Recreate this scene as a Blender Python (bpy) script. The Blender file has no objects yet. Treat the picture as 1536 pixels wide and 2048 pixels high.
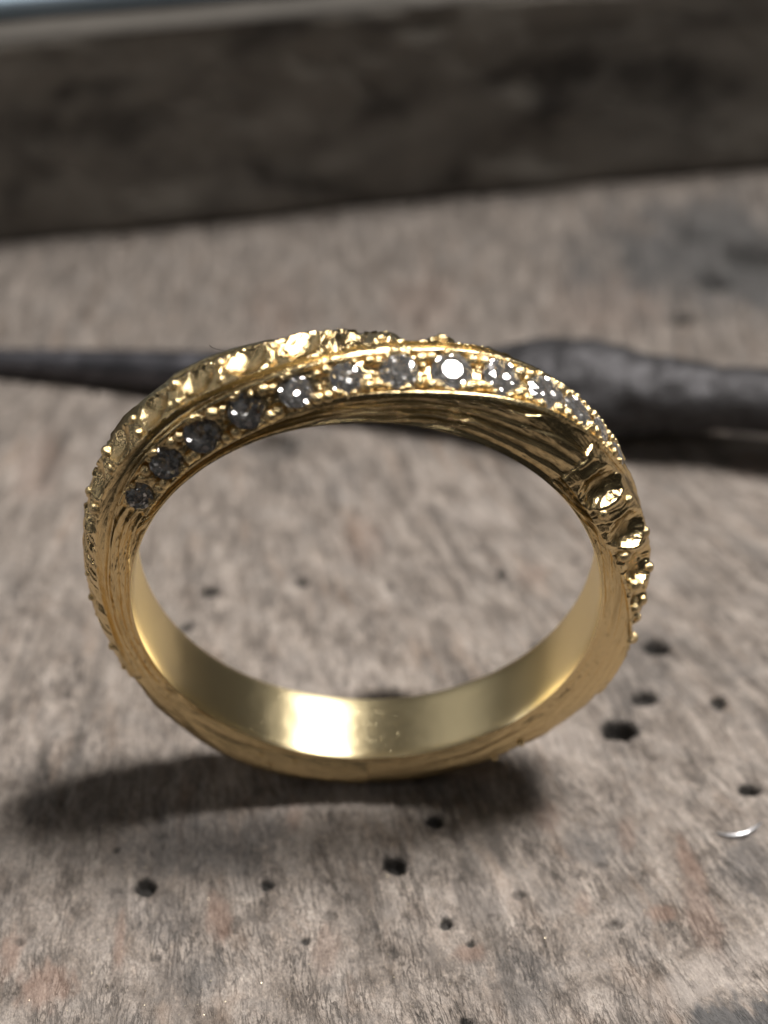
import bpy, math, random
import numpy as np
from mathutils import Vector, Matrix

# ------------------------------------------------------------------ units: 1 unit = 1 cm
sc = bpy.context.scene
sc.unit_settings.system = 'METRIC'
sc.unit_settings.scale_length = 0.01
C = sc.collection
rng = np.random.default_rng(7)
random.seed(7)

# ------------------------------------------------------------------ camera
PITCH = math.radians(40.0)
G = 1.0607                                   # height of the ring's centre above the bench
FW = np.array([0, math.cos(PITCH), -math.sin(PITCH)])
RT = np.array([1.0, 0, 0])
UP = np.array([0, math.sin(PITCH), math.cos(PITCH)])
CAM = -FW*9.5 + RT*0.0640 + UP*0.2166 + np.array([0, 0, G])
FPX = 5195.0                                 # focal length in pixels of the 1536 x 2048 photograph
cam = bpy.data.cameras.new('camera')
camo = bpy.data.objects.new('camera', cam)
C.objects.link(camo)
camo.location = CAM
camo.rotation_euler = (math.radians(90)-PITCH, 0, 0)
cam.sensor_fit = 'VERTICAL'
cam.sensor_height = 24.0
cam.lens = 24.0*FPX/2048
cam.clip_start = 0.1
cam.clip_end = 500
cam.dof.use_dof = True
cam.dof.focus_distance = 9.16
APERTURE = 0.225                              # lens opening in cm
cam.dof.aperture_fstop = cam.lens*1e-3/APERTURE
cam.dof.aperture_blades = 0
sc.camera = camo

# ------------------------------------------------------------------ world, lamps, exposure
world = bpy.data.worlds.new('World')
sc.world = world
world.use_nodes = True
wb = world.node_tree.nodes['Background']
wb.inputs[0].default_value = (1.0, 0.97, 0.93, 1)
wt = world.node_tree
wtc = wt.nodes.new('ShaderNodeTexCoord'); wsx = wt.nodes.new('ShaderNodeSeparateXYZ'); wmr = wt.nodes.new('ShaderNodeMapRange')
wt.links.new(wtc.outputs['Generated'], wsx.inputs[0]); wt.links.new(wsx.outputs['Z'], wmr.inputs['Value'])
wmr.inputs['From Min'].default_value = 0.0; wmr.inputs['From Max'].default_value = 0.9        # dim room, paler ceiling
wmr.inputs['To Min'].default_value = 0.014; wmr.inputs['To Max'].default_value = 0.06
wt.links.new(wmr.outputs[0], wb.inputs[1])

def lamp(name, loc, target, size, power, color):
    l = bpy.data.lights.new(name, 'AREA')
    l.shape = 'RECTANGLE' if isinstance(size, tuple) else 'DISK'
    l.size = size[0] if isinstance(size, tuple) else size
    if isinstance(size, tuple): l.size_y = size[1]
    l.energy = power
    l.color = color
    o = bpy.data.objects.new(name, l)
    C.objects.link(o)
    o.location = loc
    d = Vector(target)-Vector(loc)
    o.rotation_euler = d.to_track_quat('-Z', 'Y').to_euler()
    return o
lamp('bench_lamp', (16.3, 7.6, 46.4), (0, 0, 0), (10.5, 15.0), 47000, (1.0, 0.955, 0.90))
lamp('side_glint_fill', (-62, -14, 21), (0, 0, .8), 9.0, 2000, (1.0, 0.97, 0.94))  # added source off to the left, for glints on the left stones
lamp('left_reflection_fill', (-36, 30, 40), (0, 0, 0), (34.0, 34.0), 2100, (1.0, 0.97, 0.93))  # added soft source that the upper left strip and stones reflect
lamp('front_sparkle_fill', (-18, -42, 60), (0, 0, 0), 4.2, 1200, (1.0, 0.95, 0.88))  # added weak source on the viewer's side, for sparkle in the stones
lamp('right_sparkle_fill', (34, -46, 64), (0, 0, 0), 4.5, 1000, (1.0, 0.97, 0.94))  # added weak source at front right, for sparkle in the stones

sc.view_settings.view_transform = 'Standard'
sc.view_settings.look = 'None'
sc.view_settings.exposure = 0
sc.view_settings.gamma = 1
sc.cycles.max_bounces = 12
sc.cycles.glossy_bounces = 8
sc.cycles.transmission_bounces = 10
sc.cycles.sample_clamp_indirect = 12
sc.cycles.use_denoising = True

# ------------------------------------------------------------------ helpers
def pixel_ray(px, py):
    return FW+RT*(px-768)/FPX-UP*(py-1024)/FPX
def at(px, py, z=0.0):
    v = pixel_ray(px, py)
    return CAM+v*((z-CAM[2])/v[2])

def hashf(ix, iy, seed):
    n = (ix.astype(np.int64)*374761393+iy.astype(np.int64)*668265263+seed*1442695041) & 0xffffffff
    n = ((n ^ (n >> 13))*1274126177) & 0xffffffff
    n = (n ^ (n >> 16)) & 0xffffffff
    return n/4294967295.0
def vnoise(x, y, seed=0):
    x = np.asarray(x, float); y = np.asarray(y, float)
    ix = np.floor(x); iy = np.floor(y)
    fx = x-ix; fy = y-iy
    fx = fx*fx*fx*(fx*(fx*6-15)+10); fy = fy*fy*fy*(fy*(fy*6-15)+10)
    a = hashf(ix, iy, seed); b = hashf(ix+1, iy, seed)
    c = hashf(ix, iy+1, seed); d = hashf(ix+1, iy+1, seed)
    return ((a*(1-fx)+b*fx)*(1-fy)+(c*(1-fx)+d*fx)*fy)*2-1
def fbm(x, y, seed=0, octv=4):
    s = 0; a = 1.0; t = 0
    for k in range(octv):
        s = s+a*vnoise(x*2**k+k*7.3, y*2**k-k*3.1, seed+k); t += a; a *= .5
    return s/t
def sstep(a, b, x):
    t = np.clip((x-a)/(b-a), 0, 1)
    return t*t*(3-2*t)

def mesh_from(name, verts, faces, mat, parent=None, smooth=True):
    verts = np.asarray(verts, np.float32); faces = np.asarray(faces, np.int32)
    me = bpy.data.meshes.new(name)
    k = faces.shape[1]
    me.vertices.add(len(verts)); me.vertices.foreach_set('co', verts.ravel())
    me.loops.add(faces.size); me.loops.foreach_set('vertex_index', faces.ravel())
    me.polygons.add(len(faces))
    me.polygons.foreach_set('loop_start', np.arange(0, faces.size, k, dtype=np.int32))
    me.polygons.foreach_set('loop_total', np.full(len(faces), k, np.int32))
    me.polygons.foreach_set('use_smooth', np.full(len(faces), smooth))
    me.update(calc_edges=True); me.validate()
    if mat: me.materials.append(mat)
    return link(name, me, parent)
def link(name, me, parent=None):
    o = bpy.data.objects.new(name, me)
    C.objects.link(o)
    if parent: o.parent = parent
    return o
def empty(name, loc):
    o = bpy.data.objects.new(name, None)
    o.empty_display_size = .2
    C.objects.link(o); o.location = loc
    return o
def tag(o, label=None, cat=None, kind=None, group=None):
    if label: o['label'] = label
    if cat: o['category'] = cat
    if kind: o['kind'] = kind
    if group: o['group'] = group
    return o
def grid_faces(nr, nc, wrap_r=False, wrap_c=False):
    r = np.arange(nr if wrap_r else nr-1); c = np.arange(nc if wrap_c else nc-1)
    R, K = np.meshgrid(r, c, indexing='ij')
    R2 = (R+1) % nr; K2 = (K+1) % nc
    return np.stack([R*nc+K, R2*nc+K, R2*nc+K2, R*nc+K2], -1).reshape(-1, 4)

class NT:
    def __init__(self, name):
        self.m = bpy.data.materials.new(name); self.m.use_nodes = True
        self.t = self.m.node_tree; self.b = self.t.nodes['Principled BSDF']
    def n(self, typ, **kw):
        x = self.t.nodes.new(typ)
        for k, v in kw.items():
            if k in x.inputs.keys() if isinstance(k, str) else False: x.inputs[k].default_value = v
            else: setattr(x, k, v)
        return x
    def l(self, a, b): self.t.links.new(a, b)
    def noise(self, vec, scale, detail=3, rough=.55, dist=0):
        x = self.t.nodes.new('ShaderNodeTexNoise')
        x.inputs['Scale'].default_value = scale; x.inputs['Detail'].default_value = detail
        x.inputs['Roughness'].default_value = rough; x.inputs['Distortion'].default_value = dist
        if vec is not None: self.l(vec, x.inputs['Vector'])
        return x.outputs['Fac']
    def mapv(self, vec, s):
        x = self.t.nodes.new('ShaderNodeMapping'); x.inputs['Scale'].default_value = s
        self.l(vec, x.inputs['Vector']); return x.outputs['Vector']
    def ramp(self, fac, stops):
        x = self.t.nodes.new('ShaderNodeValToRGB'); e = x.color_ramp.elements
        while len(e) < len(stops): e.new(.5)
        for q, (p, c) in zip(e, stops):
            q.position = p; q.color = (c if len(c) == 4 else (*c, 1)) if not isinstance(c, (int, float)) else (c, c, c, 1)
        self.l(fac, x.inputs['Fac']); return x.outputs['Color']
    def mix(self, fac, a, b, mode='MIX'):
        x = self.t.nodes.new('ShaderNodeMix'); x.data_type = 'RGBA'; x.blend_type = mode
        for s, v in ((x.inputs[0], fac), (x.inputs[6], a), (x.inputs[7], b)):
            if hasattr(v, 'is_output'): self.l(v, s)
            elif isinstance(v, (int, float)): s.default_value = v
            else: s.default_value = (*v, 1)
        return x.outputs[2]
    def math(self, op, a, b=0.0):
        x = self.t.nodes.new('ShaderNodeMath'); x.operation = op
        for s, v in ((x.inputs[0], a), (x.inputs[1], b)):
            if hasattr(v, 'is_output'): self.l(v, s)
            else: s.default_value = v
        return x.outputs[0]
    def bump(self, h, strength, dist, normal=None):
        x = self.t.nodes.new('ShaderNodeBump'); x.inputs['Strength'].default_value = strength
        x.inputs['Distance'].default_value = dist; self.l(h, x.inputs['Height'])
        if normal is not None: self.l(normal, x.inputs['Normal'])
        return x.outputs['Normal']
    def obj(self): return self.t.nodes.new('ShaderNodeTexCoord').outputs['Object']
    def attr(self, name, out='Vector'):
        x = self.t.nodes.new('ShaderNodeAttribute'); x.attribute_name = name; return x.outputs[out]
    def set(self, **kw):
        for k, v in kw.items():
            s = self.b.inputs[k.replace('_', ' ')]
            if hasattr(v, 'is_output'): self.l(v, s)
            elif isinstance(v, tuple): s.default_value = (*v, 1)
            else: s.default_value = v

# ------------------------------------------------------------------ materials
GOLD = (0.93, 0.73, 0.405)
def gold_mat(name, rough, color=GOLD, lines=0.0, scratch=0.3):
    k = NT(name)
    uv = k.attr('strip')                       # x along the ribbon, y across it (cm)
    p = k.obj()
    n1 = k.noise(p, 60, 3); n2 = k.noise(p, 400, 2)
    h = k.math('ADD', k.math('MULTIPLY', n1, .7), k.math('MULTIPLY', n2, .25))
    nm = k.bump(h, scratch, .003)
    if lines > 0:
        ln = k.noise(k.mapv(uv, (13, 135, 1)), 1, 4, .65)
        nm = k.bump(ln, lines, .0045, nm)
    k.set(Base_Color=k.mix(k.noise(p, 25, 2), color, tuple(c*.88 for c in color)), Metallic=1.0,
          Roughness=k.math('ADD', k.math('MULTIPLY', k.noise(p, 90, 3), .16), rough-.08), Normal=nm)
    return k.m
M_body = gold_mat('gold_engraved', .19, lines=.6, scratch=.2)
M_beaded = gold_mat('gold_beaded', .16, lines=.8, scratch=.25)
M_strip = gold_mat('gold_stone_strip', .25, lines=.4, scratch=.7)
M_bead = gold_mat('gold_bead', .25, scratch=.5)

k = NT('gold_inner_satin')
uv = k.attr('strip')
sc1 = k.noise(k.mapv(uv, (3, 260, 1)), 1, 3)
sc2 = k.noise(k.mapv(uv, (26, 9, 1)), 1, 4, .6)
pit = k.ramp(k.noise(k.mapv(uv, (22, 40, 1)), 1.3, 2), [(.66, 0.0), (.74, 1.0)])
h = k.math('SUBTRACT', k.math('ADD', k.math('MULTIPLY', sc1, .8), k.math('MULTIPLY', sc2, .5)), k.math('MULTIPLY', pit, .5))
h = k.math('SUBTRACT', h, k.math('MULTIPLY', k.ramp(k.noise(k.mapv(uv, (15, 130, 1)), 1, 3, .6, .8), [(.67, 0.0), (.72, .8)]), .8))
h = k.math('SUBTRACT', h, k.math('MULTIPLY', k.ramp(k.noise(k.mapv(uv, (150, 34, 1)), 1, 2, .5, .4), [(.70, 0.0), (.74, 1.0)]), .7))
nm = k.bump(h, .24, .0020)
tg = k.n('ShaderNodeTangent'); tg.direction_type = 'UV_MAP'; tg.uv_map = 'around'
k.set(Base_Color=(0.92, 0.78, 0.48), Metallic=1.0, Roughness=.345, Anisotropic=.88, Anisotropic_Rotation=.25, Tangent=tg.outputs[0], Normal=nm)
M_inner = k.m

k = NT('diamond')
k.t.nodes.remove(k.b)
g = k.n('ShaderNodeBsdfGlass'); g.inputs['IOR'].default_value = 2.42; g.inputs['Roughness'].default_value = 0.0
g.inputs['Color'].default_value = (.97, .98, 1, 1)
vor = k.n('ShaderNodeTexVoronoi'); vor.inputs['Scale'].default_value = 4.4     # the inner facets seen through the crown
oi = k.n('ShaderNodeObjectInfo'); va = k.n('ShaderNodeVectorMath'); va.operation = 'ADD'
k.l(k.obj(), va.inputs[0]); k.l(oi.outputs['Location'], va.inputs[1]); k.l(va.outputs[0], vor.inputs['Vector'])
ge = k.n('ShaderNodeNewGeometry')
vs = k.n('ShaderNodeVectorMath'); vs.operation = 'SUBTRACT'; k.l(vor.outputs['Color'], vs.inputs[0]); vs.inputs[1].default_value = (.5, .5, .5)
vm = k.n('ShaderNodeVectorMath'); vm.operation = 'SCALE'; k.l(vs.outputs[0], vm.inputs[0]); vm.inputs['Scale'].default_value = 1.5
vn = k.n('ShaderNodeVectorMath'); vn.operation = 'ADD'; k.l(ge.outputs['Normal'], vn.inputs[0]); k.l(vm.outputs[0], vn.inputs[1])
vz = k.n('ShaderNodeVectorMath'); vz.operation = 'NORMALIZE'; k.l(vn.outputs[0], vz.inputs[0])
gl = k.n('ShaderNodeBsdfGlossy'); gl.inputs['Roughness'].default_value = .14
sv = k.n('ShaderNodeSeparateColor'); k.l(vor.outputs['Color'], sv.inputs[0])
k.l(k.ramp(sv.outputs[2], [(.26, (.22, .21, .21)), (.34, (1.0, .98, .96))]), gl.inputs['Color'])  # bright and dark facet sparkle put into the gloss colour per cell
k.l(vz.outputs[0], gl.inputs['Normal'])
mx = k.n('ShaderNodeMixShader'); mx.inputs[0].default_value = .5
k.l(g.outputs[0], mx.inputs[1]); k.l(gl.outputs[0], mx.inputs[2])
df = k.n('ShaderNodeBsdfDiffuse'); df.inputs['Color'].default_value = (.9, .88, .86, 1)
m2 = k.n('ShaderNodeMixShader'); m2.inputs[0].default_value = .05
k.l(mx.outputs[0], m2.inputs[1]); k.l(df.outputs[0], m2.inputs[2])
k.l(m2.outputs[0], k.t.nodes['Material Output'].inputs['Surface'])
M_diamond = k.m

k = NT('worn_bench_wood')
gr = k.attr('grain'); st = k.n('ShaderNodeSeparateColor'); k.l(k.attr('stain_light', 'Color'), st.inputs[0])
dirt_dark = k.attr('dirt_dark', 'Fac')
p = k.obj()
f1 = k.noise(k.mapv(gr, (9.5, 6.0, 1)), 1, 6, .66, .5)
f2 = k.noise(k.mapv(gr, (60, 25, 1)), 1, 5, .7, .7)
f3 = k.noise(p, 5.5, 5, .6)
f4 = k.noise(p, 28, 4, .65)
base = k.ramp(f1, [(.30, (.13, .108, .094)), (.43, (.235, .202, .178)), (.55, (.33, .288, .258)), (.70, (.44, .393, .357))])
fine = k.ramp(f2, [(.25, (.34, .32, .31)), (.46, (.86, .86, .86)), (.7, (1.16, 1.13, 1.09))])
c = k.mix(.85, base, fine, 'MULTIPLY')
f5 = k.noise(k.mapv(gr, (52, 7.5, 1)), 1, 4, .6, .5)
crk = k.ramp(k.math('ABSOLUTE', k.math('SUBTRACT', f5, .5)), [(.0, 1.0), (.05, 0.0)])
crk = k.math('MULTIPLY', crk, k.ramp(k.noise(k.mapv(gr, (6, 3, 1)), 1, 3, .6), [(.40, .1), (.6, .95)]))
c = k.mix(crk, c, (.085, .075, .068))
f6 = k.noise(k.mapv(gr, (170, 60, 1)), 1, 4, .7, .4)
c = k.mix(.75, c, k.ramp(f6, [(.3, (.34, .32, .31)), (.5, (.98, .98, .98)), (.7, (1.6, 1.57, 1.53))]), 'MULTIPLY')
gm = k.ramp(f3, [(.50, 0.0), (.68, .5)])
c = k.mix(gm, c, k.mix(f4, (.14, .128, .12), (.30, .27, .25)))
rm = k.ramp(k.noise(k.mapv(gr, (7, 2.2, 1)), 1, 4, .6), [(.56, 0.0), (.72, .42)])
c = k.mix(rm, c, (.30, .215, .16))
c = k.mix(k.math('MULTIPLY', st.outputs[0], .6), c, k.mix(f2, (.19, .105, .075), (.33, .22, .17)))
c = k.mix(k.math('MULTIPLY', st.outputs[1], .85), c, k.mix(f4, (.04, .042, .045), (.12, .12, .125)))
c = k.mix(k.math('MULTIPLY', st.outputs[2], .7), c, k.mix(f2, (.38, .33, .30), (.62, .56, .52)))
c = k.mix(dirt_dark, c, (.022, .021, .02))
bh = k.math('ADD', k.math('SUBTRACT', k.math('MULTIPLY', f2, 1.0), k.math('MULTIPLY', crk, .5)), k.math('MULTIPLY', k.noise(p, 130, 4, .7), .45))
nm = k.bump(bh, .8, .014)
k.set(Base_Color=c, Roughness=k.ramp(f4, [(.3, .42), (.6, .68)]), Specular_IOR_Level=.45, Normal=nm)
M_wood = k.m

k = NT('dark_oiled_wood')
p = k.obj()
a = k.noise(k.mapv(p, (.9, .8, 1.3)), 1.9, 3, .55, .3)
b = k.noise(p, 9, 4, .6)
c = k.ramp(a, [(.36, (.03, .027, .025)), (.47, (.135, .125, .11)), (.62, (.21, .195, .172))])
c = k.mix(k.ramp(b, [(.4, 0.0), (.7, .4)]), c, (.17, .15, .13))
k.set(Base_Color=c, Roughness=.55, Normal=k.bump(b, .4, .03))
M_board = k.m

k = NT('darker_board_top'); p = k.obj()  # darker tone for the top and rounded upper edge of the board
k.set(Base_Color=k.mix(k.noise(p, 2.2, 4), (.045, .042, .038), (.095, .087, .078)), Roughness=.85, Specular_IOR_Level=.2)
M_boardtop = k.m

def steel(name, lo, hi, rough, scale, bstr):
    k = NT(name); p = k.obj()
    a = k.noise(p, scale, 5, .65)
    k.set(Base_Color=k.mix(k.ramp(a, [(.35, 0.0), (.65, 1.0)]), lo, hi), Metallic=.9,
          Roughness=k.math('ADD', k.math('MULTIPLY', a, .25), rough-.12), Normal=k.bump(a, bstr, .02))
    return k.m
M_steel = steel('dark_tool_steel', (.06, .06, .068), (.15, .148, .165), .42, 9, .25)
M_knob = steel('scaly_tool_steel', (.04, .039, .041), (.10, .098, .104), .62, 13, .8)
k = NT('pale_blue_sheet'); p = k.obj()
k.set(Base_Color=k.mix(k.noise(p, 1.5, 3), (.24, .33, .42), (.36, .46, .56)), Roughness=.5)
M_sheet = k.m
k = NT('metal_filings')
k.set(Base_Color=(.75, .66, .48), Metallic=1.0, Roughness=.4)
M_filing = k.m
k = NT('dent_glint_metal')  # for the added curve that stands for a dent's highlight
k.set(Base_Color=(.6, .6, .62), Metallic=1.0, Roughness=.38, Normal=k.bump(k.noise(k.obj(), 60, 3), .4, .004))
M_glint = k.m
k = NT('dark_fibre'); k.set(Base_Color=(.03, .025, .02), Roughness=.5)
M_hair = k.m

# ------------------------------------------------------------------ ground: the worn bench top
def axis(spec):
    out = [spec[0][0]]
    for a, b, st in spec:
        n = max(1, int(round((b-a)/st))); out += list(np.linspace(a, b, n+1)[1:])
    return np.array(out)
gx = axis([(-40, -8, 8), (-8, -2.6, .9), (-2.6, -1.75, .03), (-1.75, 1.8, .0068), (1.8, 2.8, .03), (2.8, 8, .9), (8, 40, 8)])
gy = axis([(-1.95, -1.45, .02), (-1.45, .6, .0072), (.6, 2.2, .013), (2.2, 5.2, .03), (5.2, 8, .4), (8, 40, 8)])
GX, GY = np.meshgrid(gx, gy, indexing='ij')
fade = sstep(4.5, 2.6, np.abs(GX))*sstep(-2.6, -1.6, GY)*sstep(6.5, 5.0, GY)
dd = np.maximum(4.9-np.clip(GY, -2, 2.6), 1.8)
GC = (GX+.9)*4.9/dd+.05*fbm(GX*1.4, GY*1.4, 50, 3)         # grain coordinate: fibres fan out towards the viewer
near_ring = 1-np.exp(-((GX/.45)**2+(GY/.35)**2))
HG = .018*fbm(GX*1.3, GY*1.3, 3, 3)*near_ring
HG += .0065*fbm(GC*26, GY*3.6, 11, 3)+.0042*fbm(GC*70, GY*12, 21, 2)
cr = fbm(GC*8, GY*1.5, 31, 3); HG -= .016*sstep(.30, .55, cr)*(.4+.6*sstep(-.2, .4, fbm(GX*2, GY*2, 33, 2)))
cr2 = np.abs(fbm(GC*7, GY*2.2, 41, 3)); HG -= .010*sstep(.035, .0, cr2)*sstep(.0, .35, fbm(GX*2.2, GY*2.2, 43, 2))
DIRT_DARK = .35*sstep(.35, .6, cr)+.35*sstep(.03, .0, cr2)*sstep(.05, .35, fbm(GX*2.2, GY*2.2, 43, 2))
pits = [(870, 1640, 23, 15, 1), (1240, 1455, 44, 26, 1), (1312, 1287, 34, 18, 1), (1437, 1405, 19, 16, 1), (1496, 1578, 27, 15, 1),
        (1290, 1395, 30, 15, .8), (292, 1770, 25, 22, 1), (535, 1768, 15, 12, 1), (232, 1697, 8, 7, .8), (790, 1728, 30, 20, 1),
        (892, 1845, 17, 14, 1), (940, 1887, 11, 9, 1), (1037, 1790, 15, 12, .6), (611, 1884, 10, 9, .9), (786, 1906, 14, 14, .6),
        (932, 2044, 15, 11, 1), (420, 1178, 20, 12, 1), (605, 1160, 17, 11, .9), (780, 1172, 12, 9, .5), (1003, 1148, 11, 10, .8),
        (372, 1250, 18, 9, .9), (1068, 1288, 12, 10, .8), (545, 885, 62, 34, .6), (1362, 634, 27, 15, 1), (262, 890, 14, 24, .6),  # the wide soft pit seen through the ring is a broad shadow, painted dark
        (38, 1882, 10, 8, .6), (1232, 1850, 22, 10, .5), (1150, 1120, 10, 8, .5), (1190, 700, 20, 12, .5), (130, 1390, 12, 8, .4),
        (985, 1832, 15, 7, .4), (310, 1915, 14, 7, .5), (660, 1830, 16, 10, .4), (1500, 505, 75, 30, .8), (1425, 560, 45, 18, .7), (1385, 470, 60, 16, .5), (1250, 520, 30, 12, .5), (770, 1388, 70, 14, .8), (930, 1388, 30, 9, .6)]
for px, py, rx, ry, amt in pits:
    c0 = at(px, py); ex_ = .84*abs(at(px+rx, py)[0]-c0[0]); ey_ = .84*abs(at(px, py-ry)[1]-c0[1])
    m = (np.abs(GX-c0[0]) < ex_*3) & (np.abs(GY-c0[1]) < ey_*3)
    u = (GX[m]-c0[0])/ex_; v = (GY[m]-c0[1])/ey_
    d = np.hypot(u, v)*(1+.34*fbm(u*1.5+px, v*1.5+py, 60, 4))
    w_ = .8*sstep(1.05, .55, d)+.2*sstep(1.7, .8, d)
    HG[m] -= w_*amt*min(.16, 1.5*ex_)+.009*np.exp(-((d-1.22)/.16)**2)*amt*(.4+fbm(u*1.5, v*1.5+px, 62, 2))
    DIRT_DARK[m] = np.maximum(DIRT_DARK[m], sstep(1.25, .85, d)*.9*amt)
HG *= fade
DIRT_DARK = np.maximum(DIRT_DARK, .40*sstep(1.4, 4.0, GY))  # darker tone rising towards the back of the bench
R_ = np.zeros_like(GX); S_ = np.zeros_like(GX); P_ = np.zeros_like(GX)
def blob(A, px, py, rx, ry, amt, rot=0.0, soft=.5):
    c0 = at(px, py); ex_ = abs(at(px+rx, py)[0]-c0[0]); ey_ = abs(at(px, py-ry)[1]-c0[1])
    u0 = GX-c0[0]; v0 = GY-c0[1]
    cs, sn = math.cos(rot), math.sin(rot)
    u = (u0*cs+v0*sn)/ex_; v = (-u0*sn+v0*cs)/ey_
    m = (np.abs(u) < 3) & (np.abs(v) < 3)
    d = np.hypot(u[m], v[m])+.5*fbm(GX[m]*9+px, GY[m]*5, 70, 4)+.45*fbm(GC[m]*45, GY[m]*14, 75, 3)
    A[m] = np.maximum(A[m], amt*sstep(1+soft, 1-soft, d))
for b_ in [(90, 1965, 50, 42, .9), (240, 1880, 13, 60, .7), (437, 1832, 22, 50, .8, .2), (1385, 1740, 18, 60, .8, .25), (1405, 1830, 26, 70, .6, .2),
           (1325, 1826, 26, 16, .9), (935, 1908, 28, 16, .7), (18, 1905, 22, 45, .8), (1095, 1640, 30, 30, .5), (1255, 1668, 16, 30, .5),
           (1165, 1810, 18, 25, .4), (650, 1890, 24, 40, .4), (585, 1630, 16, 32, .6), (1215, 610, 110, 55, .35), (850, 605, 70, 55, .4),
           (560, 630, 60, 60, .3), (80, 930, 40, 60, .35), (1500, 930, 40, 30, .4), (720, 1080, 40, 40, .35), (1070, 1150, 30, 25, .4)]:
    blob(R_, *b_)
for b_ in [(1540, 2075, 250, 95, 1, .55, .22), (1420, 500, 230, 105, 1, .1), (1500, 560, 120, 60, 1), (420, 1690, 160, 60, .55),
           (330, 1840, 50, 40, .35), (1500, 1740, 60, 60, .5), (1190, 1700, 60, 40, .5), (1270, 1330, 70, 90, .35), (690, 960, 40, 40, .3),
           (1060, 1960, 60, 60, .45), (390, 1950, 60, 50, .4)]:
    blob(S_, *b_)
for b_ in [(1420, 1950, 190, 32, .5, .55), (1240, 2010, 90, 40, .35), (650, 1340, 120, 40, .3), (970, 1030, 60, 25, .4), (1180, 920, 40, 20, .3),
           (1490, 890, 40, 10, .8), (700, 1592, 70, 24, .7), (580, 1600, 60, 20, .4), (960, 1800, 60, 40, .4), (270, 1800, 20, 40, .5), (1130, 1480, 50, 40, .4)]:  # the patch under the ring's foot is light through the ring, painted pale
    blob(P_, *b_)
front = np.clip((-1.45-GY)/.5, 0, 1)                        # the bench pin rounds off and ends in front
EDGE = .5*(1-np.sqrt(np.clip(1-front**2, 0, 1)))*1.0
ZG = np.where(GY < -1.94, -2.5, HG-.002-EDGE)
verts = np.stack([GX, np.where(GY < -1.94, -1.95, GY), ZG], -1).reshape(-1, 3)
fc = grid_faces(len(gx), len(gy))
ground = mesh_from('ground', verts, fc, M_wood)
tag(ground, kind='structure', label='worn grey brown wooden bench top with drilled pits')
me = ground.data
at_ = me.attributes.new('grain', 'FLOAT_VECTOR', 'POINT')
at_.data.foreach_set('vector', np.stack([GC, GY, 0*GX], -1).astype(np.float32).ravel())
at_ = me.attributes.new('stain_light', 'FLOAT_COLOR', 'POINT')
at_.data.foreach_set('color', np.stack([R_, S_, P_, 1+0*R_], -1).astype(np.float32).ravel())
at_ = me.attributes.new('dirt_dark', 'FLOAT', 'POINT')
at_.data.foreach_set('value', DIRT_DARK.astype(np.float32).ravel())
def ground_z(x, y):
    i = np.clip(np.searchsorted(gx, x), 1, len(gx)-1); j = np.clip(np.searchsorted(gy, y), 1, len(gy)-1)
    return HG[i, j]-.002

# ------------------------------------------------------------------ ring: the base surface
RI, WI, WO, PE = .85, .308, .33, .62
yaw, lean = -.00244, .0480
AX = np.array([math.sin(yaw)*math.cos(lean), math.cos(yaw)*math.cos(lean), math.sin(lean)])
EX = np.array([math.cos(yaw), -math.sin(yaw), 0]); EZ = np.cross(EX, AX)
HT = [0.1814, 0.186, 0.1951, 0.2178, 0.2295, 0.2109, 0.2044, 0.2277, 0.2493, 0.2515, 0.2313, 0.1978, 0.1662, 0.1513, 0.1592, 0.1835, 0.212, 0.2207, 0.2094, 0.1992, 0.192, 0.1953, 0.1969, 0.1849]
# Fourier interpolation of the thickness table
_F = np.fft.rfft(HT)/len(HT)
def thick(td):
    t = np.radians(td); s = np.full_like(t, _F[0].real)
    for q in range(1, 9): s = s+2*(_F[q].real*np.cos(q*t)-_F[q].imag*np.sin(q*t))
    return s-.006
_ph = np.linspace(0, np.pi, 3001)
def _prof(ph):
    c_, s_ = np.cos(ph), np.abs(np.sin(ph))
    return np.sign(c_)*np.abs(c_)**PE, s_**PE
_ca, _sa = _prof(_ph); _w = WI/2+(WO-WI)/2*_sa
_al = np.r_[0, np.cumsum(np.hypot(np.diff(-_ca*_w), np.diff(.19*_sa)))]; _al /= _al[-1]
def base(td, s):
    ph = np.interp(s, _al, _ph); ca, sa = _prof(ph)
    a = -ca*(WI/2+(WO-WI)/2*sa); rad = RI+thick(td)*sa
    t = np.radians(td)
    return (rad*np.cos(t))[..., None]*EX+(rad*np.sin(t))[..., None]*EZ+a[..., None]*AX
def base_normal(td, s):
    e1 = .4; e2 = .012
    du = base(td+e1, s)-base(td-e1, s); dv = base(td, np.clip(s+e2, 0, 1))-base(td, np.clip(s-e2, 0, 1))
    n = np.cross(dv, du); n /= np.linalg.norm(n, axis=-1)[..., None]+1e-12
    out = base(td, s); t = np.radians(td)
    rad = np.cos(t)[..., None]*EX+np.sin(t)[..., None]*EZ
    q = out-rad*(RI+.06)
    sg = np.sign((n*q).sum(-1)); return n*np.where(sg == 0, 1, sg)[..., None]

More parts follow.
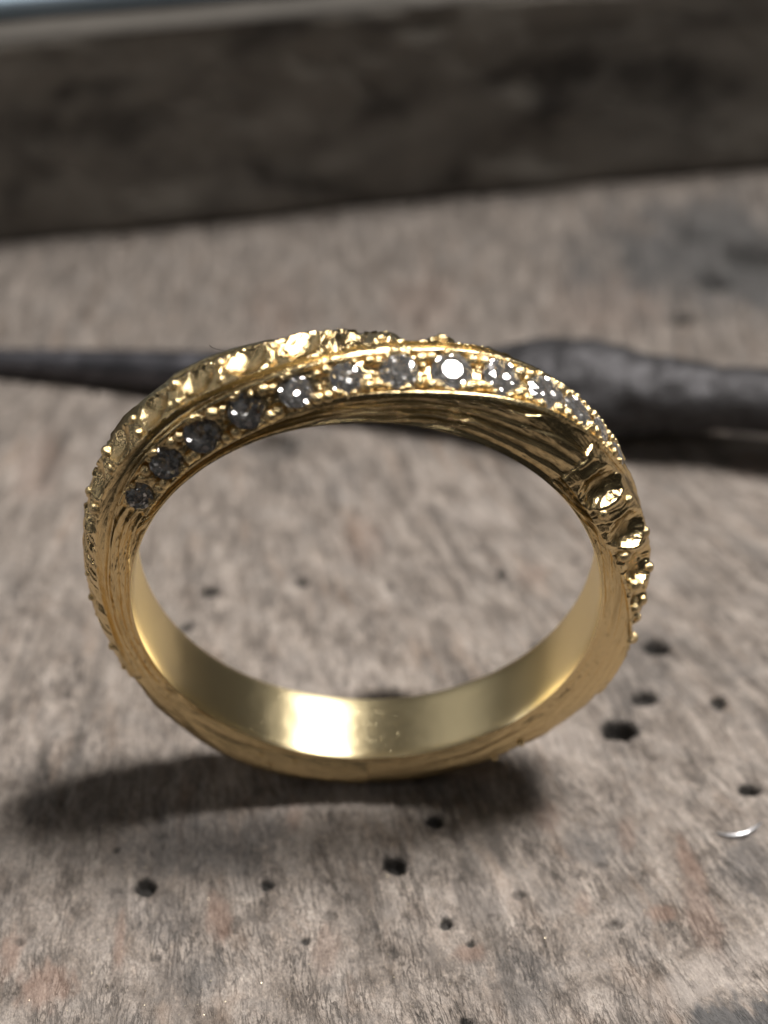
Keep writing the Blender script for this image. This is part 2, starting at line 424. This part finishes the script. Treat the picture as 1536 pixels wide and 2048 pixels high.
# ribbon boundaries across the section (0 front inner edge .. 1 back inner edge) along the turn
def tab(*pts):
    a = np.array(sorted(pts)); return lambda t: np.interp(t, a[:, 0], a[:, 1])
B1 = tab((-90, .42), (-60, .50), (-40, .60), (-20, .60), (0, .585), (10, .56), (20, .52), (28, .47), (34, .43), (40, .39), (46, .355), (53, .318), (60, .28), (68, .25), (73, .228), (79, .212), (86, .195), (91, .18),
         (97, .153), (106, .10), (113, .07), (120, .055), (128, .048), (136, .045), (145, .042), (152, .04), (165, .05), (200, .09), (270, .42))
B2 = tab((-90, .56), (-40, .70), (0, .70), (20, .67), (28, .62), (36, .64), (44, .655), (51, .635), (57, .612), (64, .585), (70, .57), (76, .545), (82, .51), (89, .455), (96.5, .395), (103.5, .345), (109, .312),
         (116, .287), (123.5, .267), (130, .25), (137, .235), (143.5, .22), (152, .19), (165, .15), (200, .15), (270, .56))
B3 = tab((-90, .70), (-40, .78), (0, .78), (28, .72), (40, .71), (50, .69), (60, .655), (70, .615), (80, .575), (88, .535), (94, .475), (100, .415), (105, .38), (109, .355), (114, .338), (119.5, .325), (125.5, .318), (132, .304),
         (139, .293), (146, .288), (153, .274), (158, .25), (165, .235), (171, .22), (178, .205), (186, .193), (194, .198), (204, .235), (225, .36), (270, .70))
B4 = tab((-90, .85), (-40, .88), (0, .9), (60, .9), (75, .86), (88, .79), (100, .66), (109, .59), (125, .54), (150, .49), (178, .40), (194, .38), (204, .41), (225, .55), (270, .85))
A1 = tab((-90, .14), (-60, .34), (-40, .36), (-25, .30), (-13, .25), (-5.5, .195), (1, .161), (6, .137), (13, .105), (18, .082), (22, .072), (29, .072), (36, .078), (42, .09), (50, .10), (68, .083), (86, .065), (106, .033), (136, .015), (200, .03), (270, .14))
A2 = tab((-90, .28), (-60, .44), (-40, .56), (-25, .54), (-13, .50), (0, .465), (10, .45), (20, .43), (30, .385), (38, .33), (42, .27), (50, .21), (68, .166), (86, .13), (106, .066), (136, .03), (200, .06), (270, .28))
def smooth_edges(fs, td):
    kk = np.exp(-.5*(np.arange(-30, 31)/11.)**2); kk /= kk.sum()
    return [np.convolve(np.r_[np.full(30, f(td)[0]), f(td), np.full(30, f(td)[-1])], kk, 'valid') for f in fs]

NR = 1801
TD = np.linspace(-90, 270, NR)
edges = smooth_edges([A1, A2, B1, B2, B3, B4], TD)
edges = [np.zeros(NR)]+edges+[np.ones(NR)]
for q in range(1, 8): edges[q] = np.maximum(edges[q], edges[q-1]+.004)
NC = [26, 30, 26, 40, 12, 36, 14]
cols = []; reg = []; X = []
for q, n in enumerate(NC):
    x = np.linspace(0, 1, n+1)
    x = x*(1-.0)-.12*np.sin(2*np.pi*x)/(2*np.pi)            # a little denser at the borders
    for xx in x[:-1] if q < 6 else x:
        cols.append(edges[q]*(1-xx)+edges[q+1]*xx); reg.append(q); X.append(xx)
S = np.clip(np.stack(cols, 1), 0, 1); REG = np.array(reg); XX = np.array(X)
NCOL = S.shape[1]
T2 = np.repeat(TD[:, None], NCOL, 1)
P0 = base(T2, S); N0 = base_normal(T2, S)
REG2 = np.repeat(REG[None], NR, 0); X2 = np.repeat(XX[None], NR, 0)
ARC = np.radians(T2)*1.03                                    # cm along the turn
ACR = S*.62                                                  # cm across

STONE_T = [146.5, 135.5, 124.8, 114.0, 103.5, 93.5, 83.6, 73.6, 64.0, 54.6, 46.4, 38.8, 32.2]
S_LO, S_HI = 27.0, 152.0
T1_LO, T1_HI = 60.0, 206.0
T2_LO, T2_HI = -34.0, 41.5
scoop1 = [70, 81, 91.5, 101.5, 111.5, 121.5, 131.5, 141.5, 151.0, 159.5]
scoop2 = [33.0, 19.5, 8.5, -1.0, -9.0, -16.0]
def edge_at(q, td): return float(np.interp(td, TD, edges[q]))

wob = fbm(ARC*2.2, S*3, 5, 3)
# --- engraved facets: overlapping plates that run along the turn
s0 = np.zeros_like(S); s1 = np.repeat(edges[3][:, None], NCOL, 1)
t2on = (T2 < T2_HI)
lo_f = sstep(T2_HI+4, T2_HI+12, T2)
xl = np.where((REG2 <= 2) & ~t2on, S/np.maximum(s1, 1e-4), X2)
nl = np.where((REG2 <= 2) & ~t2on, 4.2, 3.0)
nl = np.where(REG2 == 2, np.where(t2on, 2.0, nl), nl)
phs = xl*nl+.55*wob+.22*fbm(ARC*5, S*9, 6, 2)+.012*(T2-60)
left = sstep(146, 158, T2)
left = np.maximum(left, sstep(36, 22, T2)*(REG2 == 0))
phs = phs*(1-left)+left*(S*19+.8*wob+.012*(T2-150))
fr_ = phs-np.floor(phs)
plate = np.where(fr_ < .82, fr_/.82, (1-fr_)/.18)
H_line = -.015+.017*plate*(.75+.5*vnoise(np.floor(phs)*3.7, ARC*3, 8))+.0022*fbm(ARC*9, S*70, 9, 3)+.0016*fbm(ARC*30, S*120, 13, 2)
# outside the twist zones: gentle spiral lines that close at the bottom
sp = S*12+.7*fbm(ARC*1.5, S*4, 15, 3)+(T2-90)/36
fr2 = sp-np.floor(sp)
plate2 = np.where(fr2 < .8, fr2/.8, (1-fr2)/.2)
H_gen = -.016+.021*plate2*(.7+.5*vnoise(np.floor(sp)*3.3, ARC*2.5, 16))+.0016*fbm(ARC*7, S*80, 9, 3)
zone = sstep(-60, -45, T2)*sstep(232, 215, T2)
H = H_line*zone+H_gen*(1-zone)
H = np.where((REG2 == 2) & t2on & (T2 > -30), -.002+.003*fbm(ARC*5, S*30, 17, 3)+.002*fbm(ARC*40, S*40, 18, 2), H)

# --- stone strip: two polished rails and a sunken floor cut with seats
inS = (REG2 == 3) & (T2 > S_LO) & (T2 < S_HI)
endS = sstep(S_LO, S_LO+3, T2)*sstep(S_HI, S_HI-1.2, T2)
rail = np.maximum(sstep(.13, .07, X2), sstep(.87, .93, X2))
H_S = .010*rail+(1-rail)*(-.004+.0035*fbm(ARC*22, S*60, 19, 3))
H = np.where(inS, H_S*endS+H*(1-endS), H)
Pa = base(TD, edges[3]); Pb = base(TD, edges[4])
CH = Pa[:, None]*(1-X2[..., None])+Pb[:, None]*X2[..., None]
wf = np.where(inS, (1-rail)*endS*.75, 0)[..., None]
P0 = P0*(1-wf)+CH*wf
# --- wall between the ribbons: a groove
H = np.where((REG2 == 4) & (T2 > S_LO) & (T2 < T1_HI), .008-.020*np.sin(np.pi*np.clip(X2, 0, 1))**.8+.0014*fbm(ARC*20, S*90, 23, 2), H)
# --- beaded strips: rims, scoops
def strip_height(lo, hi, q, scoops, depth, seed, amt):
    ins = (REG2 == q) & (T2 > lo) & (T2 < hi)
    rim = np.maximum(sstep(.10, .03, X2), sstep(.90, .97, X2))
    r_ = np.random.default_rng(seed)
    cuts = np.cumsum(r_.uniform(1.1, 3.2, 200))+lo-4
    tk = T2+(X2-.5)*3.0+.5*fbm(ARC*30, S*30, seed+9, 2)
    ci = np.clip(np.searchsorted(cuts, tk.ravel()).reshape(tk.shape), 1, 199)
    uc = (tk-cuts[ci-1])/(cuts[ci]-cuts[ci-1])-.5
    ra, rb, rc = r_.uniform(-1, 1, 200), r_.uniform(-1, 1, 200), r_.uniform(-.5, 1, 200)
    facet = .011*ra[ci]*uc+.010*rb[ci]*(X2-.5)+.004*rc[ci]-.004*sstep(.40, .5, np.abs(uc))
    hgt = .001+.006*rim+amt*facet*(1-.7*rim)+.0012*fbm(ARC*40, S*40, seed, 2)
    for tc in scoops:
        sa_, sb_ = edge_at(q, tc), edge_at(q+1, tc)
        wid = (sb_-sa_)*.62
        du = np.radians(T2-tc)*1.03; dv = (X2-.5)*wid
        r = min(.085, wid*.47)*(1.0 if seed < 100 else 1.05)
        d = np.hypot(du, dv)/r*(1+.10*fbm(du*40+tc, dv*40, seed+5, 2))
        pw = np.where((du < 0) & (seed > 40), 4.5, 2.0)
        hgt = np.where(d < 1, np.minimum(hgt, .004-depth*(1-d**pw)), hgt+.004*np.exp(-((d-1.08)/.10)**2))
    e = sstep(lo, lo+2.5, T2)*sstep(hi, hi-1.0, T2)
    return ins, hgt, e
ins1, h1, e1 = strip_height(T1_LO, T1_HI, 5, scoop1, .032, 37, 1.0)
H = np.where(ins1, h1*e1+H*(1-e1), H)
ins2, h2, e2 = strip_height(T2_LO, T2_HI, 1, scoop2, .052, 47, .8)
H = np.where(ins2, h2*e2+H*(1-e2), H)
H = H+.0022*fbm(ARC*4, S*8, 61, 3)
H *= sstep(0, .03, S)*sstep(1, .97, S)
PR = P0+N0*H[..., None]

# stone seats: cone hollows in the floor
stones = []
for tc in STONE_T:
    pa = base(np.array([tc]), np.array([edge_at(3, tc)]))[0]; pb = base(np.array([tc]), np.array([edge_at(4, tc)]))[0]
    sm = np.array([.5*(edge_at(3, tc)+edge_at(4, tc))])
    bm_ = base(np.array([tc]), sm)[0]
    mid = (pa+pb)/2*.75+bm_*.25
    tang = base(np.array([tc+1.]), sm)[0]-base(np.array([tc-1.]), sm)[0]; tang /= np.linalg.norm(tang)
    acr = pb-pa; ln = np.linalg.norm(acr); acr = acr-tang*(acr@tang); acr /= np.linalg.norm(acr)
    nn = np.cross(tang, acr); nn *= np.sign(nn@base_normal(np.array([tc]), sm)[0])
    rad = min(.073, ln*.415)
    c0 = mid+nn*.002
    stones.append((c0, tang, acr, nn, rad, ln))
    r0, r1 = np.searchsorted(TD, [tc-6, tc+6])
    sub = PR[r0:r1]; d = sub-c0
    hn = d@nn; rr = np.linalg.norm(d-hn[..., None]*nn, axis=-1)/rad
    seat = -.95*(1-rr)*rad-.006
    inside = (rr < 1.0) & (np.abs(hn) < .12)
    newh = np.where(inside, np.minimum(hn, seat), hn)
    PR[r0:r1] = sub+(newh-hn)[..., None]*nn

zmin = PR[..., 2].min()
OFF = np.array([0, 0, -zmin])                                # stand the ring on the bench
PR = PR+OFF
ring = empty('gold_ring', (0, 0, 0))
tag(ring, 'twisted yellow gold ring with a row of small diamonds standing upright on worn wood', 'ring')

STRIP = np.stack([ARC, ACR, 0*ARC], -1)
faces_all = grid_faces(NR, NCOL)
fr, fcx = np.divmod(faces_all[:, 0], NCOL)
freg = REG[fcx]; ft = TD[fr]
is_s = (freg == 3) & (ft >= S_LO) & (ft < S_HI)
is_1 = (freg == 5) & (ft >= T1_LO) & (ft < T1_HI)
is_2 = (freg == 1) & (ft >= T2_LO) & (ft < T2_HI)
# normals of the whole surface so that pieces join without seams
gu = np.gradient(PR, axis=0); gv = np.gradient(PR, axis=1)
NRM = np.cross(gv, gu); NRM /= np.linalg.norm(NRM, axis=-1)[..., None]+1e-12
flip = (NRM*N0).sum(-1).mean() < 0
def patch(name, mask, mat, parent):
    f = faces_all[mask]
    if not flip: f = f[:, ::-1]
    ids, inv = np.unique(f, return_inverse=True)
    o = mesh_from(name, PR.reshape(-1, 3)[ids], inv.reshape(-1, 4), mat, parent)
    a = o.data.attributes.new('strip', 'FLOAT_VECTOR', 'POINT')
    if len(o.data.vertices) == len(ids):
        a.data.foreach_set('vector', STRIP.reshape(-1, 3)[ids].astype(np.float32).ravel())
    return o
body = patch('band', ~(is_s | is_1 | is_2), M_body, ring)
strip_s = patch('stone_strip', is_s, M_strip, ring)
strip_1 = patch('beaded_strip', is_1, M_beaded, ring); strip_1['label'] = 'beaded scooped strip along the upper left outside'
strip_2 = patch('beaded_strip', is_2, M_beaded, ring); strip_2['label'] = 'beaded scooped strip down the right side'

# inner surface
nt, na = 721, 49
ti = np.linspace(-90, 270, nt)
xa = np.linspace(-1, 1, na); xa = np.sign(xa)*(1-(1-np.abs(xa))**1.7)
TI, XI = np.meshgrid(ti, xa, indexing='ij')
lip = np.abs(XI)**9
ri = RI-.010*(1-lip)-.0016*(1-XI**2)+.0010*fbm(np.radians(TI)*6, XI*1.3, 81, 3)*(1-lip)
tt = np.radians(TI)
PI_ = (ri*np.cos(tt))[..., None]*EX+(ri*np.sin(tt))[..., None]*EZ+(XI*WI/2)[..., None]*AX+OFF
fi = grid_faces(nt, na)
n_ = np.cross(PI_[300, 25]-PI_[300, 24], PI_[301, 24]-PI_[300, 24])
if np.dot(np.cross(PI_[301, 24]-PI_[300, 24], PI_[300, 25]-PI_[300, 24]), PI_[300, 24]-OFF) > 0: fi = fi[:, ::-1]
inner = mesh_from('inner_surface', PI_.reshape(-1, 3), fi, M_inner, ring)
a = inner.data.attributes.new('strip', 'FLOAT_VECTOR', 'POINT')
a.data.foreach_set('vector', np.stack([tt*RI, XI*WI/2, 0*tt], -1).astype(np.float32).ravel())
uvl = inner.data.uv_layers.new(name='around')
vi = np.empty(len(inner.data.loops), np.int32); inner.data.loops.foreach_get('vertex_index', vi)
uvs = np.stack([(TI+90)/360, (XI+1)/2], -1).reshape(-1, 2)[vi]
uvl.data.foreach_set('uv', uvs.astype(np.float32).ravel())

# --- diamonds: round brilliants
def brilliant():
    v = []; f = []
    def ring_(r, z, a0, n):
        i = len(v)
        for q in range(n):
            a = a0+q*2*math.pi/n; v.append((r*math.cos(a), r*math.sin(a), z))
        return i
    t = ring_(.50, .185, 0, 8); m = ring_(.77, .115, math.pi/8, 8)
    g1 = ring_(1, .012, 0, 16); g0 = ring_(1, -.012, 0, 16); pm = ring_(.24, -.335, math.pi/8, 8)
    v.append((0, 0, -.44)); cu = len(v)-1
    f.append([t+q for q in range(8)])
    for q in range(8):
        n = (q+1) % 8; p_ = (q-1) % 8; a = g1+2*q; b = g1+2*q+1; c_ = g1+(2*q+2) % 16
        f.append([t+q, m+q, t+n]); f.append([t+q, m+p_, a, m+q])
        f.append([m+q, a, b]); f.append([m+q, b, c_])
        a0 = g0+2*q; b0 = g0+2*q+1; c0 = g0+(2*q+2) % 16
        f.append([a, a0, b0, b]); f.append([b, b0, c0, c_])
        f.append([cu, pm+q, a0, pm+p_]); f.append([pm+q, b0, a0]); f.append([pm+q, c0, b0])
    me = bpy.data.meshes.new('diamond'); me.from_pydata(v, [], f)
    import bmesh
    b = bmesh.new(); b.from_mesh(me); bmesh.ops.recalc_face_normals(b, faces=b.faces); b.to_mesh(me); b.free()
    me.materials.append(M_diamond); return me
dia = brilliant()
def frame(c, x, y, z, s):
    m = Matrix(((x[0], y[0], z[0], c[0]), (x[1], y[1], z[1], c[1]), (x[2], y[2], z[2], c[2]), (0, 0, 0, 1)))
    return m @ Matrix.Diagonal((s, s, s, 1))
for si, (c0, tg_, ac, nn, rad, ln) in enumerate(stones):
    o = link('diamond', dia, strip_s)
    tl = random.uniform(-.13, .13); t3 = random.uniform(-.13, .13)
    z = nn+tg_*tl+ac*t3; z /= np.linalg.norm(z); a_ = random.uniform(0, .8)
    if si < 5:                                               # tilted a little upwards in their seats
        z = z+np.array([.16, -.14, .50]); z /= np.linalg.norm(z)
    if si == 7:                                              # this one sits tilted so that its table catches the bench lamp
        P = c0+OFF; dv = CAM-P; dl = np.array([16.3, 7.6, 46.4])-P
        hv = dv/np.linalg.norm(dv)+dl/np.linalg.norm(dl); hv /= np.linalg.norm(hv)
        print('table tilt', math.degrees(math.acos(float(hv@nn)))); z = hv
    x = tg_*math.cos(a_)+ac*math.sin(a_); x = x-z*(x@z); x /= np.linalg.norm(x); y = np.cross(z, x)
    o.matrix_world = frame(c0+OFF+nn*.004, x, y, z, rad)

# --- beads and grains: drops raised out of the metal
def bead_mesh(name, mat):
    v = []; f = []; n = 14; rings = 8
    for i in range(rings):
        a = -0.35+i*(math.pi/2+.35)/rings
        for q in range(n):
            t = q*2*math.pi/n; v.append((math.cos(a)*math.cos(t), math.cos(a)*math.sin(t), math.sin(a)))
    v.append((0, 0, 1))
    for i in range(rings-1):
        for q in range(n):
            f.append([i*n+q, i*n+(q+1) % n, (i+1)*n+(q+1) % n, (i+1)*n+q])
    for q in range(n): f.append([(rings-1)*n+q, (rings-1)*n+(q+1) % n, len(v)-1])
    f.append([q for q in range(n)][::-1])
    me = bpy.data.meshes.new(name); me.from_pydata(v, [], f)
    me.polygons.foreach_set('use_smooth', [True]*len(f)); me.materials.append(mat); return me
grain_me = bead_mesh('grain', M_bead); bead_me = bead_mesh('bead', M_bead)
def surf_pt(td, s):
    r = np.interp(td, TD, np.arange(NR)); r = int(round(r)); c_ = int(np.argmin(np.abs(S[r]-s)))
    return PR[r, c_], N0[r, c_]
def put(me, name, parent, p, n, r, flat=1.0):
    o = link(name, me, parent)
    q = Vector(n).to_track_quat('Z', 'Y').to_matrix().to_4x4()
    o.matrix_world = Matrix.Translation(Vector(p)) @ q @ Matrix.Diagonal((r*random.uniform(.9, 1.1), r*random.uniform(.9, 1.1), r*flat, 1))
    return o
for q in range(len(stones)-1):
    c1, t1, a1, n1, r1, l1 = stones[q]; c2, t2_, a2, n2, r2, l2 = stones[q+1]
    mid = (c1+c2)/2; ac = a1+a2; ac /= np.linalg.norm(ac); nn = n1+n2; nn /= np.linalg.norm(nn); tg_ = c2-c1; tg_ /= np.linalg.norm(tg_)
    w_ = (r1+r2)/2
    for sa_ in (-1, 1):
        for sb_ in (-1, 1):
            p = mid+ac*sa_*w_*random.uniform(.60, .80)+tg_*sb_*w_*random.uniform(.20, .34)+nn*random.uniform(.004, .009)
            put(grain_me, 'grain', strip_s, p+OFF, nn, w_*random.uniform(.28, .40), .9)
    for _ in range(6):
        p = mid+ac*w_*random.uniform(-.9, .9)+tg_*w_*random.uniform(-.15, .15)+nn*random.uniform(-.002, .004)
        put(grain_me, 'grain', strip_s, p+OFF, nn, w_*random.uniform(.13, .22), 1.0)
for c0, tg_, ac, nn, rad, ln in stones:
    for a_ in (math.pi/2, -math.pi/2):
        for _ in range(4):
            b_ = a_+random.uniform(-.7, .7); rr = rad*random.uniform(.98, 1.08)
            p = c0+tg_*math.cos(b_)*rr+ac*math.sin(b_)*rr+nn*random.uniform(.002, .008)
            put(grain_me, 'grain', strip_s, p+OFF, nn, rad*random.uniform(.14, .24), 1.0)
def bead_pairs(par, q, scoops, r, fr_=(.2, .8)):
    for i in range(len(scoops)-1):
        tc = (scoops[i]+scoops[i+1])/2; a_, b_ = edge_at(q, tc), edge_at(q+1, tc)
        for x in fr_:
            p, n = surf_pt(tc+random.uniform(-1, 1), a_+(b_-a_)*x)
            put(bead_me, 'bead', par, p-n*.004, n, r*random.uniform(.8, 1.2), 1.0)
bead_pairs(strip_1, 5, scoop1, .021)
bead_pairs(strip_2, 1, scoop2, .023)
for td, s, r, par in [(168, .31, .016, strip_1), (182.5, .347, .015, strip_1), (187, .335, .014, strip_1), (196.5, .307, .018, strip_1), (175, .33, .013, strip_1),
                      (204, .34, .013, strip_1), (356.5-360, .30, .022, strip_2), (347-360, .264, .015, strip_2), (1, .341, .024, strip_2), (-20, .42, .014, strip_2),
                      (247, .195, .017, body), (252, .10, .012, body), (244, .12, .010, body), (-53, .22, .015, body), (-60.5, .243, .015, body), (225, .27, .014, body)]:
    p, n = surf_pt(td, s); put(bead_me, 'bead', par, p-n*.002, n, r, 1.0)

# ------------------------------------------------------------------ steel tool lying behind the ring
def lathe(name, prof, mat, parent, seg=40, noise=0.0, seed=0):
    prof = np.array(prof); xs = prof[:, 0]
    n = 160; x = np.linspace(xs[0], xs[-1], n); r = np.interp(x, xs, prof[:, 1])
    kk = np.array([1, 2, 3, 2, 1.])/9; r2 = np.convolve(np.r_[r[0], r[0], r, r[-1], r[-1]], kk, 'valid')
    a = np.linspace(0, 2*np.pi, seg, endpoint=False)
    XA, AA = np.meshgrid(x, a, indexing='ij'); RR = np.repeat(r2[:, None], seg, 1)
    RR = RR*(1+noise*fbm(XA*7, np.cos(AA)*1.6+np.sin(AA)*2.1+seed, 90+seed, 3))
    v = np.stack([XA, RR*np.cos(AA), RR*np.sin(AA)], -1).reshape(-1, 3)
    f = grid_faces(n, seg, wrap_c=True)[:, ::-1]
    v = np.vstack([v, [[x[0], 0, 0]], [[x[-1], 0, 0]]])
    o = mesh_from(name, v, f, mat, parent)
    import bmesh
    b = bmesh.new(); b.from_mesh(o.data); b.verts.ensure_lookup_table()
    for q in range(seg):
        b.faces.new((b.verts[q], b.verts[(q+1) % seg], b.verts[n*seg]))
        b.faces.new((b.verts[(n-1)*seg+q], b.verts[(n-1)*seg+(q+1) % seg], b.verts[n*seg+1]))
    bmesh.ops.recalc_face_normals(b, faces=b.faces); b.to_mesh(o.data); b.free()
    return o
pl = at(0, 722, .06); pr = at(1536, 803, .27)
dirv = pr-pl; Lx = np.linalg.norm(dirv); dirv /= Lx
tool = empty('hand_tool', (float(pl[0]), float(pl[1]), 0.0))
tag(tool, 'dark steel pointed hand tool with a thick scaly collar lying behind the ring', 'tool')
xax = Vector(dirv); zax = Vector((0, 0, 1)); yax = zax.cross(xax).normalized(); zax = xax.cross(yax)
tm = Matrix(((xax[0], yax[0], zax[0], 0), (xax[1], yax[1], zax[1], 0), (xax[2], yax[2], zax[2], pl[2]), (0, 0, 0, 1)))
tool.matrix_world = Matrix.Translation((pl[0], pl[1], 0)) @ Matrix.Translation((0, 0, pl[2])) @ tm.to_3x3().to_4x4()
xb = (at(1150, 775, .24)-pl)@dirv
def uz(px): return float((at(px, 745, .15)-pl)@dirv)
lathe('tapered_blade', [(-2.2, .012), (-.6, .048), (0, .060), (uz(280), .088), (uz(560), .112), (uz(860), .135), (uz(960), .15)], M_steel, tool, noise=.02)
lathe('collar', [(uz(945), .135), (uz(985), .175), (uz(1060), .225), (uz(1140), .245), (uz(1210), .235), (uz(1300), .185), (uz(1400), .158), (uz(1440), .145)], M_knob, tool, noise=.10, seed=3)
lathe('shank', [(uz(1430), .140), (uz(1460), .144), (uz(1536), .148), (uz(1536)+2.5, .15), (uz(1536)+3.2, .12)], M_knob, tool, noise=.03, seed=5)

# ------------------------------------------------------------------ dark board behind, sheet on it
fl = at(0, 445)-np.array([0, .22, 0]); fr_b = at(1536, 292)-np.array([0, .22, 0])
bd = fr_b-fl; ba = math.atan2(bd[1], bd[0])
board = empty('wooden_board', (float((fl[0]+fr_b[0])/2), float((fl[1]+fr_b[1])/2), 0)); board.rotation_euler = (0, 0, ba)
tag(board, 'thick dark oiled wooden board standing across the back of the bench', 'board')
BH = 1.17
xs = axis([(-30, -6, 6), (-6, -3.2, .7), (-3.2, 3.2, .04), (3.2, 6, .7), (6, 30, 6)])
sec = [(.03, .0)]+[(.0, z) for z in np.linspace(.06, BH-.05, 26)]
sec += [(.05-.05*math.cos(a), BH-.05+.05*math.sin(a)) for a in np.linspace(.15, math.pi/2, 8)]
sec += [(y, BH) for y in np.linspace(.2, 2.5, 14)]+[(2.5, .0)]
sec = np.array(sec)
XB, K = np.meshgrid(xs, np.arange(len(sec)), indexing='ij')
YB = sec[K, 0]; ZB = sec[K, 1]
dn = fbm(XB*1.2, ZB*2.2+YB, 95, 4)*.018-.03*sstep(.35, .6, fbm(XB*1.6+9, ZB*2.2+YB, 97, 3))
w_ = (ZB > .01)
YB = YB-dn*w_*(K < 27); ZB = ZB+dn*.6*(K >= 27)*(YB < 2.3)
o = mesh_from('plank', np.stack([XB, YB, ZB], -1).reshape(-1, 3), grid_faces(len(xs), len(sec))[:, ::-1], M_board, board)
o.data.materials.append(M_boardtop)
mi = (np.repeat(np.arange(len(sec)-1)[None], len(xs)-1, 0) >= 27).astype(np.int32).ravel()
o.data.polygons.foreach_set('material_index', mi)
def bev_box(name, lo, hi, bev, mat, parent=None):
    import bmesh
    b = bmesh.new(); bmesh.ops.create_cube(b, size=1)
    for v in b.verts: v.co = Vector([(lo[i]+hi[i])/2+v.co[i]*(hi[i]-lo[i]) for i in range(3)])
    bmesh.ops.bevel(b, geom=list(b.edges), offset=bev, segments=3, affect='EDGES', profile=.5)
    me = bpy.data.meshes.new(name); b.to_mesh(me); b.free(); me.materials.append(mat)
    return link(name, me, parent)
sheet = bev_box('metal_sheet', (-20, 0, 0), (20, 1.6, .12), .03, M_sheet)
sheet.location = board.location+Vector((-.14*math.sin(ba), .14*math.cos(ba), BH+.012)); sheet.rotation_euler = (0, 0, ba)
tag(sheet, 'pale blue grey sheet lying on top of the dark board', 'sheet')

# ------------------------------------------------------------------ small things on the bench
fv = []; ff = []
for q in range(380):
    if q < 300: px, py = random.uniform(0, 1536), 2048-abs(random.gauss(0, 260))
    else: px, py = random.uniform(0, 1536), random.uniform(900, 1800)
    g_ = at(px, py); s_ = random.uniform(.0012, .0030)*(1.6 if random.random() < .08 else 1)
    z0 = ground_z(g_[0], g_[1])+s_*.4; i = len(fv)
    R3 = Matrix.Rotation(random.uniform(0, 6.3), 3, 'Z') @ Matrix.Rotation(random.uniform(-.8, .8), 3, 'X')
    for p in [(-1, -.5, 0), (1, -.4, .1), (.7, .6, 0), (-.6, .5, .1), (0, 0, .7)]:
        v = R3 @ Vector(p)*s_*random.uniform(.7, 1.3); fv.append((g_[0]+v[0], g_[1]+v[1], z0+v[2]))
    ff += [(i, i+1, i+4), (i+1, i+2, i+4), (i+2, i+3, i+4), (i+3, i, i+4)]
fil = mesh_from('metal_filings', fv, ff, M_filing, smooth=False)
tag(fil, 'tiny bright gold and silver filings scattered over the worn wood', 'filings', kind='stuff')

def tube(name, pts, r, mat, parent=None, seg=8):
    pts = [Vector(p) for p in pts]; v = []; f = []
    for i, p in enumerate(pts):
        d = (pts[min(i+1, len(pts)-1)]-pts[max(i-1, 0)]).normalized()
        a_ = d.orthogonal().normalized(); b_ = d.cross(a_); rr = r[i] if isinstance(r, list) else r
        for q in range(seg):
            t = q*2*math.pi/seg; v.append(p+(a_*math.cos(t)+b_*math.sin(t))*rr)
    for i in range(len(pts)-1):
        for q in range(seg):
            f.append((i*seg+q, i*seg+(q+1) % seg, (i+1)*seg+(q+1) % seg, (i+1)*seg+q))
    return mesh_from(name, [tuple(x) for x in v], f, mat, parent)
# bright metal curve added as the highlight of a dent in the wood
sp_ = [(1432, 1668), (1450, 1674), (1470, 1676), (1492, 1672), (1510, 1662), (1522, 1650)]
pts = []
for (px, py) in sp_:
    g_ = at(px, py); pts.append((g_[0], g_[1], ground_z(g_[0], g_[1])+.006))
o = tube('dent_glint', pts, [.004, .010, .014, .014, .010, .004], M_glint)
tag(o, 'small bright metal curve added as the highlight of a dent in the wood right of the ring', 'highlight')
# short dark hair caught on the upper left edge of the ring
pts = []
for i, (px, py) in enumerate([(419, 690), (424, 695), (432, 698), (441, 700), (452, 702)]):
    v = pixel_ray(px, py); P = CAM+v*(9.12+.01*i); pts.append(tuple(P))
o = tube('hair', pts, .0012, M_hair, seg=5)
tag(o, 'short dark hair caught on the upper left edge of the ring', 'hair')
